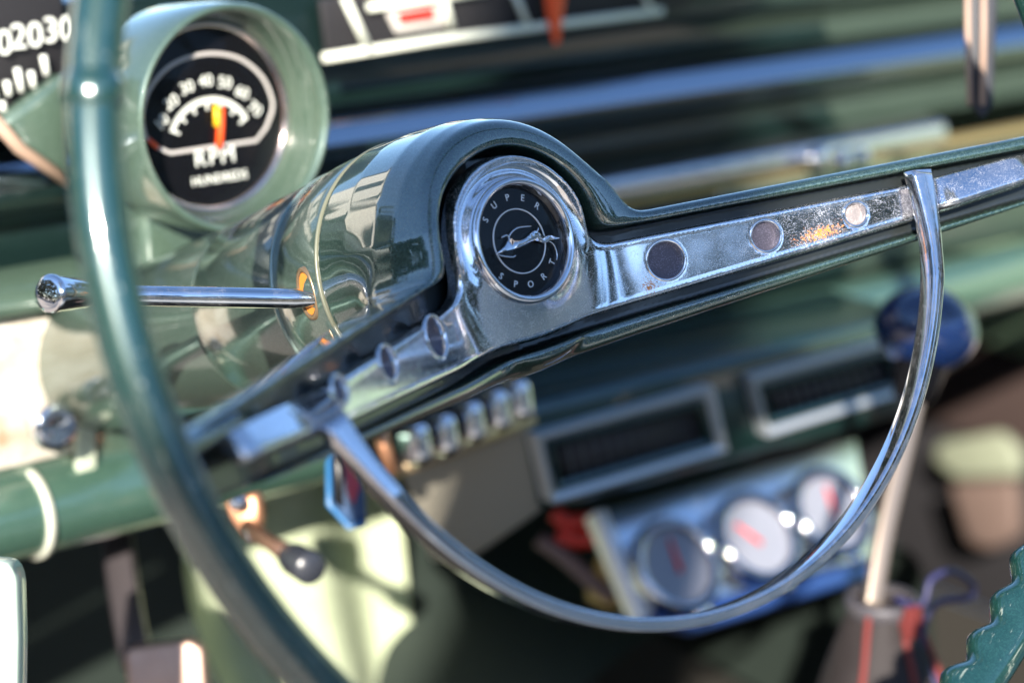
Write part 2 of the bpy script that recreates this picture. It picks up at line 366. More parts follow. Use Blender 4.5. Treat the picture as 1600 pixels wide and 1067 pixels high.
def shell(u, v, n):
    r = np.hypot(u, v); tw = smax(r-towr(n), -58.5-n, 1.5)
    fr = front(u); a = np.abs(u)
    dep = np.interp(a, [0, 60, 120, 200], [44, 36, 24, 17])
    cv = 0.5*(vtop(u)+vbot(u)); hv = 0.5*(vtop(u)-vbot(u))
    cn = fr-dep*0.5
    qx = np.abs(v-cv)-hv+5; qy = (np.abs(n-cn)-dep*0.5)*0.88+5
    sp = np.minimum(np.maximum(qx, qy), 0)+np.hypot(np.maximum(qx, 0), np.maximum(qy, 0))-5
    sp = smax(sp, a-201, 4)
    body = smin(tw, sp, 3+25*np.clip((v+14)/26, 0, 1))
    lip = smax(fr+2.2, np.full_like(fr, -1.0)+0*v, 5)
    body = smax(body, (n-lip)*0.9, 2.2+3.6*np.clip((58-r)/18, 0, 1))
    g = smin(plate2d(u, v), smax(np.maximum(v-ctop(u)-1.5, cbot(u)-v-1.5), a-196.0, 2.0), 3.0)
    groove = smax(g-2.9-4.6*dl(u)*(v > -22)/2.7, (fr-9.5-n)*0.88, 1.2)
    return smax(body, -groove, 2.2)
hs_v, hs_f = sdf_mesh(shell, (-204, -54, -62), (204, 54, 96), 1.25, 5)
hub = wadd('hub_shell', (hs_v, hs_f), GREEN)
hub.data.materials.append(GROOVE)
cen_ = np.array([p.center for p in hub.data.polygons])/MM
gq = smin(plate2d(cen_[:, 0], cen_[:, 1]), smax(np.maximum(cen_[:, 1]-ctop(cen_[:, 0])-1.5, cbot(cen_[:, 0])-cen_[:, 1]-1.5), np.abs(cen_[:, 0])-196.0, 2.0), 3.0)
nzp = np.array([p.normal[2] for p in hub.data.polygons])
hub.data.polygons.foreach_set('material_index', ((gq < 2.75+4.6*dl(cen_[:, 0])*(cen_[:, 1] > -22)/2.7) & (cen_[:, 2] > front(cen_[:, 0])-10.5) & (cen_[:, 2] < front(cen_[:, 0])-1.2)).astype(np.int32))
def plate(u, v, n):
    fr = front(u); r = np.hypot(u, v)
    fr = front(u); r = np.hypot(u, v); p = plate2d(u, v)
    sv = np.clip((v+12)/22, 0, 1); sv = sv*sv*(3-2*sv)
    base = smax(fr-2.2, -7.5+5.2*sv, 9.0)
    w = np.clip((50-r)/28.5, 0, 1)**2.0
    H = base+(-0.8-base)*w*np.where(base < -0.8, 1, 0.8)
    H = H-2.4*np.exp(-((r-25.2)/2.4)**2)*sv+1.7*np.exp(-((r-29.0)/0.9)**2)*sv+0.4*np.exp(-((p+1.3)/0.7)**2)*np.clip((np.abs(u)-15)/20, 0, 1)
    b = smax(p, (n-H)*0.9, 2.6); b = smax(b, (H-7-n)*0.9, 1.0)
    b = np.maximum(b, -(r-21.0))
    for uc, rc in ((53.0, 6.7), (86.3, 5.4), (116.8, 4.3)):
        vc = -18.24-0.0612*uc
        d = np.hypot((np.abs(u)-uc)*1.13, v-vc)-rc
        b = smax(b, -d, 0.7)
    return b
trim = wadd('spoke_trim', sdf_mesh(plate, (-143, -42, -20), (143, 33, 62), 0.78, 3), TRIM)
for sx in (-1, 1):
    for uc, r in ((53.0, 7.8), (86.3, 6.35), (116.8, 5.1)):
        vc = -18.24-0.0612*uc; nrm = V(-0.468*sx, 0, 0.884); c = V(sx*uc, vc, -18+0.53*uc-2.2)
        mw = basis(c, nrm, (0, 1, 0))
        ring = lathe([(r-1.5, -2.4), (r-1.35, -0.2), (r-1.0, 0.45), (r-0.4, 0.5), (r, -0.2), (r+0.05, -1.2)], 48)
        dd = lathe([(r-1.45, -2.4), (r*0.5, -2.3), (0.01, -2.2)], 48)
        b_ = wadd('trim_button', xf(ring, mw), CHROME2, trim)
        if sx == 1 and uc > 110: wadd('button_face', xf(dd, mw), button_mat('pale_button_face', (0.18, 0.16, 0.16)), trim)
        else: wadd('button_face', xf(dd, mw), button_mat('purple_grey_button_face', (0.085, 0.075, 0.10)), trim)
    # raised outer bars of the trim, between the horn ring and the rim
    path = [V(sx*u, -26.5-0.006*u-(1.6 if sx < 0 else 0), -18+0.53*u-(0.6 if sx < 0 else 1.5)) for u in ((126.5 if sx < 0 else 140.5), 150, 160, 170, 177)]
    wadd('outer_bar', tube(path, [1, 1, 0.95, 0.9, 0.8], up=V(0, 0, 1), sq=[(x*math.cos(.5*sx)-y*math.sin(.5*sx), x*math.sin(.5*sx)+y*math.cos(.5*sx)) for x, y in rrect(6.3 if sx > 0 else 5.6, 3.0, 1.6)]), CHROME, trim)
# rim
def rim_vf():
    R0, n0, nt_, ns = 201.6, 80.7, 768, 28; v = []; f = []
    for i in range(nt_):
        t = 2*math.pi*i/nt_; dg_ = math.degrees(t); sc = (0.5+0.5*math.cos(66*t))**0.85*3.9*max(0, min(1, (dg_-272)/10, (348-dg_)/10))
        for k in range(ns):
            p = 2*math.pi*k/ns; rad = 7.3
            g = max(0.0, math.cos(p-math.radians(218)))**3; rad += g*(1.2+sc)
            rr = R0+math.cos(p)*rad; v.append((rr*math.cos(t), 1.9+rr*math.sin(t), n0+math.sin(p)*rad))
    for i in range(nt_):
        j = (i+1) % nt_
        for k in range(ns): k2 = (k+1) % ns; f.append((i*ns+k, j*ns+k, j*ns+k2, i*ns+k2))
    return v, f
rim = wadd('rim', rim_vf(), RIMG)
pth = [V(201.6*math.cos(t), 1.9+201.6*math.sin(t), 80.7) for t in np.radians(np.linspace(158.6, 161.2, 7))]
wadd('rim_joint_band', tube(pth, [7.4, 7.9, 8.2, 8.3, 8.2, 7.9, 7.4], 28, up=V(0, 0, 1)), RIMG, rim)
# horn ring
Rr, vc_, nr_ = 139.6, 7.44, 61.0; P, rad = [], []
ring_v, ring_f = [], []
angs = np.linspace(196.5, 350, 155); sec_n = None
for i, a in enumerate(angs):
    e = min(a-196.5+(a < 260)*5, 350-a); w = np.interp(e, [0, 5, 12, 20, 81], [5.2, 4.4, 2.9, 2.4, 2.05]); hN = np.interp(e, [0, 8, 16, 81], [2.8, 3.3, 4.0, 4.1]); t = math.radians(a)
    lift = np.interp(e, [0, 9, 16], [-4.0, -1.5, 0])
    sec = rrect(w, hN, min(w, hN)*0.45, 4); sec_n = len(sec)
    for x, y in sec:
        rr = Rr+x; ring_v.append((rr*math.cos(t), vc_+rr*math.sin(t), nr_+lift+y))
for i in range(len(angs)-1):
    for k in range(sec_n): k2 = (k+1) % sec_n; ring_f.append((i*sec_n+k, i*sec_n+k2, (i+1)*sec_n+k2, (i+1)*sec_n+k))
ring_f.append(tuple(range(sec_n))); ring_f.append(tuple((len(angs)-1)*sec_n+k for k in range(sec_n)))
wadd('horn_ring', (ring_v, ring_f), chrome('horn_ring_chrome', (0.70, 0.70, 0.75), 0.06, 0.35))
# medallion
med = wadd('medallion_bezel', lathe([(22.6, -6), (22.4, -1.4), (21.9, 0.3), (21.2, 1.3), (20.4, 1.6), (19.6, 1.1), (19.0, -0.4), (18.5, -3.2)], 128), CHROME2)
wadd('emblem_disc', join(disc(18.9, -3.0, 96)), BLACK, med)
wadd('emblem_circle', lathe([(11.0, -2.9), (11.0, -2.45), (11.35, -2.45), (11.35, -2.9)], 96), SILVERL, med)
for wd_, base, sgn in (('SUPER', 88.9, -1), ('SPORT', -91.9, 1)):
    parts = []
    for i, ch in enumerate(wd_):
        a = math.radians(base+sgn*24.7*(i-2)); rr = 15.35
        t = text_vf(ch, 3.3, 0.12); rot = a-math.pi/2 if sgn < 0 else a+math.pi/2
        parts.append(xf(t, Matrix.Translation((rr*math.cos(a), rr*math.sin(a), -2.75)) @ Matrix.Rotation(rot, 4, 'Z')))
    wadd('lettering', join(*parts), SILVERL, med, smooth=False)
body = [(-12.5, -1.8), (-8.5, -0.4), (-6.3, 1.0), (-5.0, 2.2), (-4.2, 1.0), (-1.2, 0.1), (1.5, 0.3), (3.5, 0.9), (6.4, 2.0), (8.0, 1.0), (9.2, -0.9), (11.0, -1.2), (12.2, -1.1), (13.2, -1.9), (16.6, -3.2), (13.0, -2.9), (10.7, -3.1), (8.6, -2.9), (6.2, -1.4), (3.4, -1.2), (-0.4, -1.9), (-5.3, -1.9), (-8.8, -1.7)]
bp = [(p.x, p.y, -1.0) for p in catmull([V(x, y, 0) for x, y in body], 3, True)]
bm = bmesh.new(); top = [bm.verts.new(p) for p in bp]; bot = [bm.verts.new((x, y, -2.6)) for x, y, z in bp]
cen = []
bm.faces.new(top); bm.faces.new(bot[::-1])
for i in range(len(bp)): j = (i+1) % len(bp); bm.faces.new((top[i], bot[i], bot[j], top[j]))
bmesh.ops.bevel(bm, geom=[e for e in bm.edges if e.verts[0] in top and e.verts[1] in top], offset=0.35, segments=3, affect='EDGES', profile=0.5)
bmesh.ops.triangulate(bm, faces=bm.faces); bm.verts.index_update()
bodyvf = [tuple(w.co) for w in bm.verts], [tuple(w.index for w in q.verts) for q in bm.faces]; bm.free()
def line(pts, r): return tube(catmull([V(x, y, -1.6) for x, y in pts], 6), [r*(0.55+0.45*math.sin(math.pi*min(1, (i+2)/(len(pts)*6)))) for i in range((len(pts)-1)*6+1)], 8)
wadd('leaping_animal_ornament', join(bodyvf, line([(-5.2, 1.4), (-4.6, 2.6), (-2.6, 3.9), (0.5, 4.5), (5.9, 3.7)], 0.32), line([(-4.6, 2.2), (-5.6, 3.2), (-7.9, 3.0)], 0.35), line([(-12.2, -1.9), (-9, -3.4), (-5.6, -4.5), (-4.2, -4.2)], 0.28), line([(7.0, 1.4), (8.0, 1.6), (8.9, 2.4)], 0.3), line([(11, -2.5), (13.2, -4.5), (13.5, -8), (12.6, -10)], 0.25)), CHROME2, med)

wadd('emblem_lens', lathe([(18.6*math.sin(a)/math.sin(0.32), -1.2+59.12269548633186*(math.cos(a)-math.cos(0.32))) for a in np.linspace(0.32, 0.001, 14)], 64), GLASS, med)

# ------------------------------------------------------------------ STEERING COLUMN
column = thing('steering_column', 'green tapered steering column with chrome indicator lever, running back from the wheel hub', 'steering column', mw=WM)
def cadd(name, vf, m, parent=column, **k): return add(name, (np.asarray(vf[0], float)*MM, vf[1]), m, parent, **k)
col1 = cadd('column_collar', lathe([(46.2, -60.4), (46.5, -61.2), (45.2, -80), (43.6, -93.8), (43.0, -94.6), (30, -94.6)], 128), COLG, auto=40)
cadd('cream_seam', lathe([(46.7, -58.9), (47.1, -59.2), (47.15, -59.7), (46.7, -60.1), (44, -60.1), (44, -58.9)], 128, True), mat('seam_sage_cream', (0.15, 0.155, 0.11), 0.3))
cadd('column_seam', lathe([(42.9, -94.8), (43.7, -95.2), (43.8, -96.2), (42.9, -97.0), (40, -97), (40, -94.8)], 128, True), mat('seam_grey', (0.20, 0.27, 0.24), 0.25, 0.4, 0.8))
cadd('column_sleeve', lathe([(40, -97.1), (42.6, -97.2), (42.9, -98), (40.6, -130), (37.4, -164), (36.8, -165), (30, -165)], 128), COLG, auto=40)
cadd('column_groove', lathe([(35.9, -164.8), (35.9, -167)], 96), FLATB)
cadd('column_jacket', lathe([(30, -166.9), (36.6, -167), (36.9, -168), (34.6, -230), (33.5, -330), (20, -330)], 128), COLG, auto=40)
# lever slot with amber showing inside, at the left flank of the collar
WMI = WM.inverted()
def colpt(px, py, R):                  # where a view ray meets the column surface (wheel mm)
    o = WMI @ CAM; q = (WMI.to_3x3() @ ray(px, py)); lo, hi = 0.6, 1.2; t = 0.7
    for i in range(4000):
        t = 0.70+i*0.0001; p = o+q*t
        if math.hypot(p.x, p.y) < R*MM: break
    return p*1000
sp_ = colpt(484, 458, 44.8); nout = V(sp_.x, sp_.y, 0).normalized()
mw = basis(sp_+nout*1.1, nout, (0, 0, 1))
ov = lathe([(4.4, -2.5), (4.4, 0.3), (4.8, 0.7), (5.4, 0.5), (5.9, -3.6)], 40); ov = [(x, y*1.75, z) for x, y, z in ov[0]], ov[1]
cadd('lever_slot', xf(ov, mw), mat('slot_lip', (0.25, 0.17, 0.10), 0.3, 0.6), col1)
ovd = [(x, y*1.75, z) for x, y, z in disc(4.5, -0.15, 40)[0]], disc(4.5, -0.15, 40)[1]
cadd('amber_slot_lining', xf(ovd, mw), AMBER, col1)
a0 = WM @ (colpt(488, 467, 46.0)*MM); a1 = atD(205, 462, 0.775); a2 = atD(128, 459, 0.762); a3 = atD(78, 459, 0.749)
lever = add('turn_signal_lever', tube([a0+(a0-a1).normalized()*0.006, a0, a0.lerp(a1, 0.1), a0.lerp(a1, 0.5), a1, a2], [0.0022, 0.0026, 0.0036, 0.0037, 0.0037, 0.0037], 24), chrome('lever_chrome', rough=0.05, dusty=0.3), None)
attach(lever, column)
dk = (a3-a2).normalized()
knobm = basis(a2-dk*0.002, dk, (0, 0, 1)); lk = (a3-a2).length+0.002
kn = add('lever_knob', xf(lathe([(0.0037, 0), (0.0048, 0.0005), (0.0052, 0.002), (0.0066, lk-0.001), (0.0066, lk), (0.0060, lk+0.0008), (0.0045, lk+0.0012), (0.0001, lk+0.0012)], 40), knobm), CHROME2, None, auto=50)
attach(kn, lever)
# stamped letters beside the slot
ENG = mat('stamped_grey', (0.05, 0.07, 0.06), 0.5)
for ch, px, py in (('C', 461, 506), ('3', 474, 500), ('S', 467, 489), ('O', 456, 448)):
    p = colpt(px, py, 44.3); no = V(p.x, p.y, 0).normalized()
    cadd('stamped_letter', xf(text_vf(ch, 3.0, 0.05), basis(p+no*0.35, no, (0, -0.35, 1))), ENG, col1, smooth=False)

# ------------------------------------------------------------------ TACHOMETER
tc0 = atY(325, 183, 0.225); tz = V(0.03, -1, 0.10).normalized(); TM = basis(tc0, tz, (1, 0, 0.0)) @ Matrix.Scale(1.03, 4)
tach = thing('tachometer', 'round black tachometer lettered RPM in a sage green cup beside the wheel rim', 'tachometer', mw=TM)
TI = TM
def tadd(name, vf, m, parent=tach, **k): return add(name, (np.asarray(vf[0], float)*MM, vf[1]), m, parent, **k)
tadd('cup', lathe([(38.9, -1), (39.3, 4), (42.2, 17), (43.4, 20.8), (44.5, 21.8), (45.5, 21.2), (46.0, 19.5), (46.5, 7), (45.5, -20), (40, -45), (30, -62), (0.1, -66)], 96), SAGE)
tadd('bezel_ring', lathe([(36.0, 0.4), (36.4, 2.0), (37.6, 2.8), (39.0, 2.4), (39.6, 0.5)], 96), chrome('tach_bezel', (0.72, 0.60, 0.56), 0.15, 0.2))
dial = tadd('dial', disc(37, 0.3, 96), BLACK)
def flat(pts, w, z, t=0.5):            # flat ribbon along pts in the dial plane
    return tube([V(x, y, z) for x, y in pts], 1.0, up=V(0, 0, 1), sq=rrect(w*0.5, t*0.5, min(w, t)*0.2, 1))
fr_ = catmull([V(-31, -4.5, 0), V(-31.5, 4, 0), V(-27, 14, 0), V(-16, 22.5, 0), V(0, 25.5, 0), V(16, 22.5, 0), V(27, 14, 0), V(31.5, 4, 0), V(31, -1.5, 0)], 6)
fr_ = [(p.x, p.y) for p in fr_]+[(27.5, -7.5), (22, -12.3), (-20, -12.3), (-25.5, -9.5), (-31, -4.5)]
tadd('dial_outline', flat(fr_, 1.5, 1.0), mat('dial_outline_grey', (0.5, 0.47, 0.44), 0.4), dial)
num, tick = [], []
for i in range(7):
    a = math.radians(155-i*21.5)
    num.append(xf(text_vf(str((i+1)*10), 6.8, 0.1), Matrix.Translation((math.cos(a)*25.0, -10.0+math.sin(a)*24.5, 1.0)) @ Matrix.Rotation((a-math.pi/2)*0.6, 4, 'Z')))
for i in range(31):
    a = math.radians(158-i*4.4); r0 = 13.0 if i % 5 == 0 else 15.6
    tick.append(flat([(math.cos(a)*(r0+3), -10+math.sin(a)*r0), (math.cos(a)*20.6, -10+math.sin(a)*18.2)], 1.0, 1.0, 0.3))
tadd('numerals', join(*num), WHITE, dial, smooth=False)
tadd('tick_scale', join(*tick), WHITE, dial, smooth=False)
tadd('needle', tube([V(2.8, -12.8, 2.0), V(4.4, -4, 2.0), V(5.6, 3.5, 2.0)], [1.6, 1.6, 1.3], 10), ORANGE, dial)
tadd('needle_tip', tube([V(2.4, -4.0, 2.4), V(2.9, 4.5, 2.4)], [1.5, 1.3], 10), mat('needle_yellow', (0.9, 0.5, 0.02), 0.4), dial)
tadd('red_zone', flat([(-30, -5.5), (-26, -9.5)], 1.6, 1.6), ORANGE, dial)
rpm_ = [xf(text_vf(c, 9.6, 0.1), Matrix.Translation((x, -16.4, 1.0))) for c, x in (('R', -6.2), ('P', 0.4), ('M', 7.4))]
tadd('lettering', join(*rpm_, xf(text_vf('HUNDREDS', 5.2, 0.1), Matrix.Translation((2.5, -25.4, 1.0)))), WHITE, dial, smooth=False)
tadd('dial_lens', lathe([(36.5*math.sin(a)/math.sin(0.25), 3.2+147.5343573160873*(math.cos(a)-math.cos(0.25))) for a in np.linspace(0.25, 0.001, 14)], 64), GLASS)
tadd('mounting_foot', rbox(46, 40, 20, 4), SAGE, mw=Matrix.Translation((0, -0.046, -0.03)))

# ------------------------------------------------------------------ DASHBOARD
dash = thing('dashboard', 'dark green dashboard with rolled lower edge and black instrument windows, blurred behind the wheel', 'dashboard', (0.25, 0.3, -0.05))
def dadd(name, vf, m, parent=dash, **k):
    return attach(add(name, vf, m, None, **k), parent)
X0, X1 = -0.36, 1.02
def extr(prof, x0=X0, x1=X1, seg=1, closed=False):
    v, f = [], []
    for i in range(seg+1):
        x = x0+(x1-x0)*i/seg
        for y, z in prof: v.append((x, y, z))
    n = len(prof)
    for i in range(seg):
        for k in range(n if closed else n-1): k2 = (k+1) % n; f.append((i*n+k, i*n+k2, (i+1)*n+k2, (i+1)*n+k))
    return v, f
def sm(prof, per=5): return [(p.x, p.y) for p in catmull([V(a, b, 0) for a, b in prof], per)]
# upper face: lip under the instruments, brow, convex roll, recess
PSAGE = flake_paint('passenger_lit_sage', (0.036, 0.058, 0.044), (0.068, 0.096, 0.074), 0.2, 0.5, ior=1.45)
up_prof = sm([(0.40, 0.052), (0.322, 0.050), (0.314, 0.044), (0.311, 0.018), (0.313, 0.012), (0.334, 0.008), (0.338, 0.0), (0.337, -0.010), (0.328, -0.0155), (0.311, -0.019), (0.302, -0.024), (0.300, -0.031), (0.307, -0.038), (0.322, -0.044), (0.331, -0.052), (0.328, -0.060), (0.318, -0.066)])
dadd('upper_dash_face', extr(up_prof, X0, 0.515, 14), DASH); dadd('passenger_dash_face', extr(up_prof, 0.5155, X1, 12), PSAGE)  # dark and sage lengths paint the dash as shaded and sunlit
dadd('polished_moulding', extr(sm([(0.322, -0.0135), (0.312, -0.0150), (0.305, -0.0195), (0.3005, -0.0255), (0.2995, -0.0285), (0.308, -0.0285)], 4), X0, X1, 12), mat('polished_moulding_metal', (0.42, 0.46, 0.52), 0.14, 1.0))
dadd('chrome_trim_strip', extr(sm([(0.316, -0.0655), (0.302, -0.067), (0.298, -0.072), (0.298, -0.078), (0.303, -0.081), (0.316, -0.0815)]), 0.02, 0.585, 10), ALU)
dadd('gold_trim_strip', extr([(0.316, -0.0818), (0.304, -0.0822), (0.304, -0.0865), (0.316, -0.087)], 0.02, X1, 10), mat('aged_gold_trim', (0.42, 0.33, 0.16), 0.4, 0.6))
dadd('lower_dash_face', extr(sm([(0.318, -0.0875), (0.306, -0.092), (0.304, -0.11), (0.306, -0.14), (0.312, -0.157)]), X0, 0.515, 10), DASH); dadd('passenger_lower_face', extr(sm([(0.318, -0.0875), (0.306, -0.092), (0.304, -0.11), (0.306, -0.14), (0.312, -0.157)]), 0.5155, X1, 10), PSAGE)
rl = [(0.300+0.0195*math.cos(t), -0.1755+0.0195*math.sin(t)) for t in np.linspace(math.radians(60), math.radians(300), 25)]
dadd('lower_roll', extr(rl+[(0.36, -0.19)], seg=10), flake_paint('roll_green_paint', (0.05, 0.115, 0.085), (0.10, 0.18, 0.13), 0.35, 0.35))
sx_ = atY(72, 800, 0.281).x
dadd('roll_seam_band', xf(tube([V(0, 0, 0), V(0.0035, 0, 0)], 0.0215, 40, up=V(0, 0, 1)), Matrix.Translation((sx_, 0.300, -0.1755))), mat('seam_cream', (0.55, 0.56, 0.46), 0.4))
# left: switch panel with chrome knob, sage fascia
def quadY(px, Y, depth, bev=0.002, dY=0.0): return slab([atY(x, y, Y+dY*i) for i, (x, y) in enumerate(px)], depth, V(0, -1, 0), bev)
dadd('left_fascia', quadY([(-160, 520), (280, 460), (290, 760), (-160, 800)], 0.297, 0.01), SAGE)
swp = dadd('switch_panel', quadY([(-150, 520), (118, 492), (128, 706), (-150, 770)], 0.2945, 0.004, 0.0015), IVORY)
dadd('bright_flange', quadY([(120, 640), (150, 632), (152, 748), (122, 752)], 0.291, 0.004, 0.001), mat('flange_cream', (0.5, 0.55, 0.42), 0.4), swp)
kp = atY(50, 655, 0.270); km = basis(atY(52, 655, 0.289), (0.05, -1, 0.05), (1, 0, 0))
dadd('headlight_knob', xf(lathe([(0.004, 0), (0.004, 0.008), (0.0085, 0.010), (0.0105, 0.013), (0.0108, 0.019), (0.0095, 0.0215), (0.0055, 0.0205), (0.0001, 0.0195)], 40), km), CHROME2, swp)
dadd('worn_slot', quadY([(96, 632), (112, 630), (115, 684), (98, 688)], 0.2925, 0.003, 0.001), TAN, swp)
dadd('fascia_ledge', extr([(0.318, -0.066), (0.286, -0.070), (0.284, -0.078), (0.30, -0.084)], X0, 0.0, 6), SAGE)
# instrument windows
clus = dadd('instrument_window', quadY([(500, 0), (1120, -88), (1080, 12), (512, 92)], 0.305, 0.004), FLATB)
def bar(px, w, Y=0.301, m=CREAM, name='window_frame', parent=None, t=0.003):
    return dadd(name, tube([atY(x, y, Y) for x, y in px], 1.0, up=V(0, -1, 0), sq=rrect(w/2, t/2, min(w, t)*0.3, 2)), m, parent or clus)
bar([(505, 91), (680, 63), (1034, 18)], 0.0042)
bar([(538, -4), (578, 82)], 0.0038); bar([(575, 12), (690, -4), (760, -14)], 0.004); bar([(690, -12), (706, 44)], 0.0034); bar([(798, -24), (826, 44)], 0.0028); bar([(990, -44), (1020, 22)], 0.0028)
dadd('label_plate', quadY([(600, 10), (690, -6), (698, 40), (620, 52)], 0.303, 0.002, 0.0005), mat('label_white', (0.62, 0.58, 0.52), 0.5), clus)
dadd('red_label', quadY([(622, 22), (678, 12), (680, 30), (626, 38)], 0.3015, 0.001, 0.0002), RED, clus)
dadd('window_needle', slab([atY(850, -26, 0.298), atY(886, -28, 0.298), atY(880, 26, 0.298), atY(874, 70, 0.298), atY(868, 70, 0.298), atY(858, 28, 0.298)], 0.002, V(0, -1, 0), 0.0004), ORANGE, clus)
gl = dadd('gauge_window', quadY([(-160, 0), (100, -20), (106, 125), (10, 215), (-160, 260)], 0.2995, 0.004), FLATB)
pts = []
for px, py, s in ((-6, 70, '10'), (42, 58, '20'), (92, 48, '30')):
    p = atY(px, py, 0.294); pts.append(xf(text_vf(s, 0.0155, 0.0003), basis(p, (0, -1, 0), (1, 0, 0))))
dadd('numerals', join(*pts), WHITE, gl, smooth=False)
tk = []
for px, py, l in ((-10, 140, 30), (12, 138, 22), (30, 125, 36), (50, 124, 24), (70, 102, 30), (4, 166, 14)):
    tk.append(tube([atY(px-l*0.1, py-l/2, 0.294), atY(px+l*0.1, py+l/2, 0.294)], 0.0015, 8))
dadd('tick_scale', join(*tk), WHITE, gl)
dadd('gauge_hood', slab([atY(0, 192, 0.286), atY(108, 112, 0.286), atY(116, 290, 0.286), atY(30, 232, 0.286)], 0.012, V(0, -1, 0), 0.004), SAGE)
dadd('hood_moulding', tube([atY(-10, 186, 0.283), atY(30, 232, 0.283), atY(110, 286, 0.283)], 0.0028, 10), TAN)
# knobs on the trim strip and the small golden lamp
for px, py, r in ((1256, 246, 0.006), (1294, 248, 0.0055), (1322, 242, 0.005)):
    p = atY(px, py, 0.30); dadd('trim_knob', xf(lathe([(r*0.6, 0), (r*0.7, 0.006), (r, 0.008), (r, 0.014), (r*0.7, 0.0165), (0.0001, 0.0165)], 28), basis(p, (0, -1, 0.1), (1, 0, 0))), CHROME2)
dadd('glove_box_door', slab([atY(1120, 262, 0.306), atY(1460, 205, 0.306), atY(1480, 330, 0.306), atY(1130, 400, 0.306)], 0.006, V(0, -1, 0), 0.004), SAGE)

# ------------------------------------------------------------------ UNDER-DASH AIR CONDITIONER
ac = thing('air_conditioner', 'dark green under-dash air conditioner with two chrome-framed vents and push buttons', 'air conditioner', (0.28, 0.23, -0.17))
def aadd(name, vf, m, parent=ac, **k):
    return attach(add(name, vf, m, None, **k), parent)
YA = 0.222
VENTM = mat('brushed_vent_metal', (0.66, 0.69, 0.72), 0.3, 0.7)
ACP = flake_paint('conditioner_paint', (0.010, 0.036, 0.034), (0.02, 0.055, 0.05), 0.45, 0.32, ior=1.6)
def aq(px, Y=YA): return [atY(x, y, Y) for x, y in px]
case = aadd('case', slab(aq([(812, 640), (1436, 486), (1452, 640), (1340, 672), (930, 782), (846, 800)]), 0.07, V(0, -1, 0), 0.005), ACP)
lp = [atY(812, 645, YA+0.001), atY(846, 800, YA+0.001), atY(745, 870, YA+0.03), atY(672, 880, YA+0.05), atY(612, 700, YA+0.05)]
aadd('angled_end', slab(lp, 0.02, None, 0.003), mat('lit_end_paint', (0.24, 0.22, 0.175), 0.55), case)  # paler than the case: light on this face is put into its colour
for O, I in (([(840, 682), (1116, 604), (1138, 704), (864, 786)], [(868, 697), (1094, 640), (1106, 690), (880, 754)]),
             ([(1176, 590), (1404, 528), (1428, 610), (1200, 683)], [(1202, 612), (1388, 562), (1402, 598), (1212, 652)])):
    Oq, Iq = aq(O, YA-0.008), aq(I, YA-0.008)
    Mq = [o.lerp(i_, 0.60) for o, i_ in zip(Oq, Iq)]
    f_ = aadd('vent_frame', frame4(Oq, Mq, 0.009), VENTM, auto=20)
    aadd('vent_surround', frame4(Mq, Iq, 0.006), ACP, f_, auto=20)
    aadd('vent_recess', slab(aq(I, YA-0.0012), 0.001, V(0, -1, 0), 0), FLATB, f_)
    lv = []
    A, B, C_, D_ = aq(I, YA-0.002)
    for k in range(1, 12):
        t = k/12; a = A.lerp(B, t); b = D_.lerp(C_, t); d = V(0.0012, 0, 0); e = V(0.001, -0.004, 0)
        lv.append(slab([a-d*.4, a+d*.4, b+d*.4, b-d*.4], 0.004, V(0, -1, 0), 0))
    aadd('louver', join(*lv), mat('louver_black', (0.11, 0.11, 0.12), 0.4), f_, smooth=False)
bt = [(648, 692), (690, 678), (732, 658), (772, 640), (806, 624)]
for i, (px, py) in enumerate(bt):
    p = atY(px, py, 0.212); b_ = rbox(0.0115, 0.018, 0.0205, 0.0054, 5)
    aadd('push_button', xf(b_, Matrix.Translation(p) @ Matrix.Rotation(math.radians(-12), 4, 'X')), CHROME2)
aadd('button_rail', tube([atY(610, 735, 0.222), atY(700, 706, 0.222), atY(830, 655, 0.222)], 0.004, 10), mat('rail_brass', (0.45, 0.33, 0.2), 0.4, 0.7))
aadd('button_housing', slab(aq([(590, 660), (830, 590), (838, 660), (610, 740)], 0.228), 0.02, V(0, -1, 0), 0.003), FLATB)

# ------------------------------------------------------------------ GAUGE PANEL with three gauges
gn = V(-0.03, -0.80, 0.60).normalized(); gp0 = atY(1150, 830, 0.225)
gp = thing('gauge_panel', 'pale bluish metal panel holding three round white gauges below the vents', 'gauge panel', gp0)
def gadd(name, vf, m, parent=gp, **k):
    return attach(add(name, vf, m, None, **k), parent)
PANEL = mat('brushed_panel', (0.84, 0.89, 0.96), 0.26, 1.0)
pl = gadd('plate', slab([onP(x, y, gp0, gn) for x, y in ((935, 798), (1338, 684), (1372, 868), (1006, 968))], 0.004, gn, 0.0015), PANEL)
gadd('side_flange', slab([onP(x, y, gp0+gn*0.002, gn) for x, y in ((930, 797), (948, 794), (1018, 962), (1003, 968))], 0.012, gn, 0.001), mat('flange_white', (0.85, 0.85, 0.87), 0.3, 0.3))
gadd('bottom_lip', slab([onP(x, y, gp0+gn*0.003, gn) for x, y in ((1010, 966), (1374, 868), (1380, 895), (1090, 985))], 0.01, gn, 0.002), mat('lip_blue', (0.04, 0.10, 0.32), 0.3, 0.6))
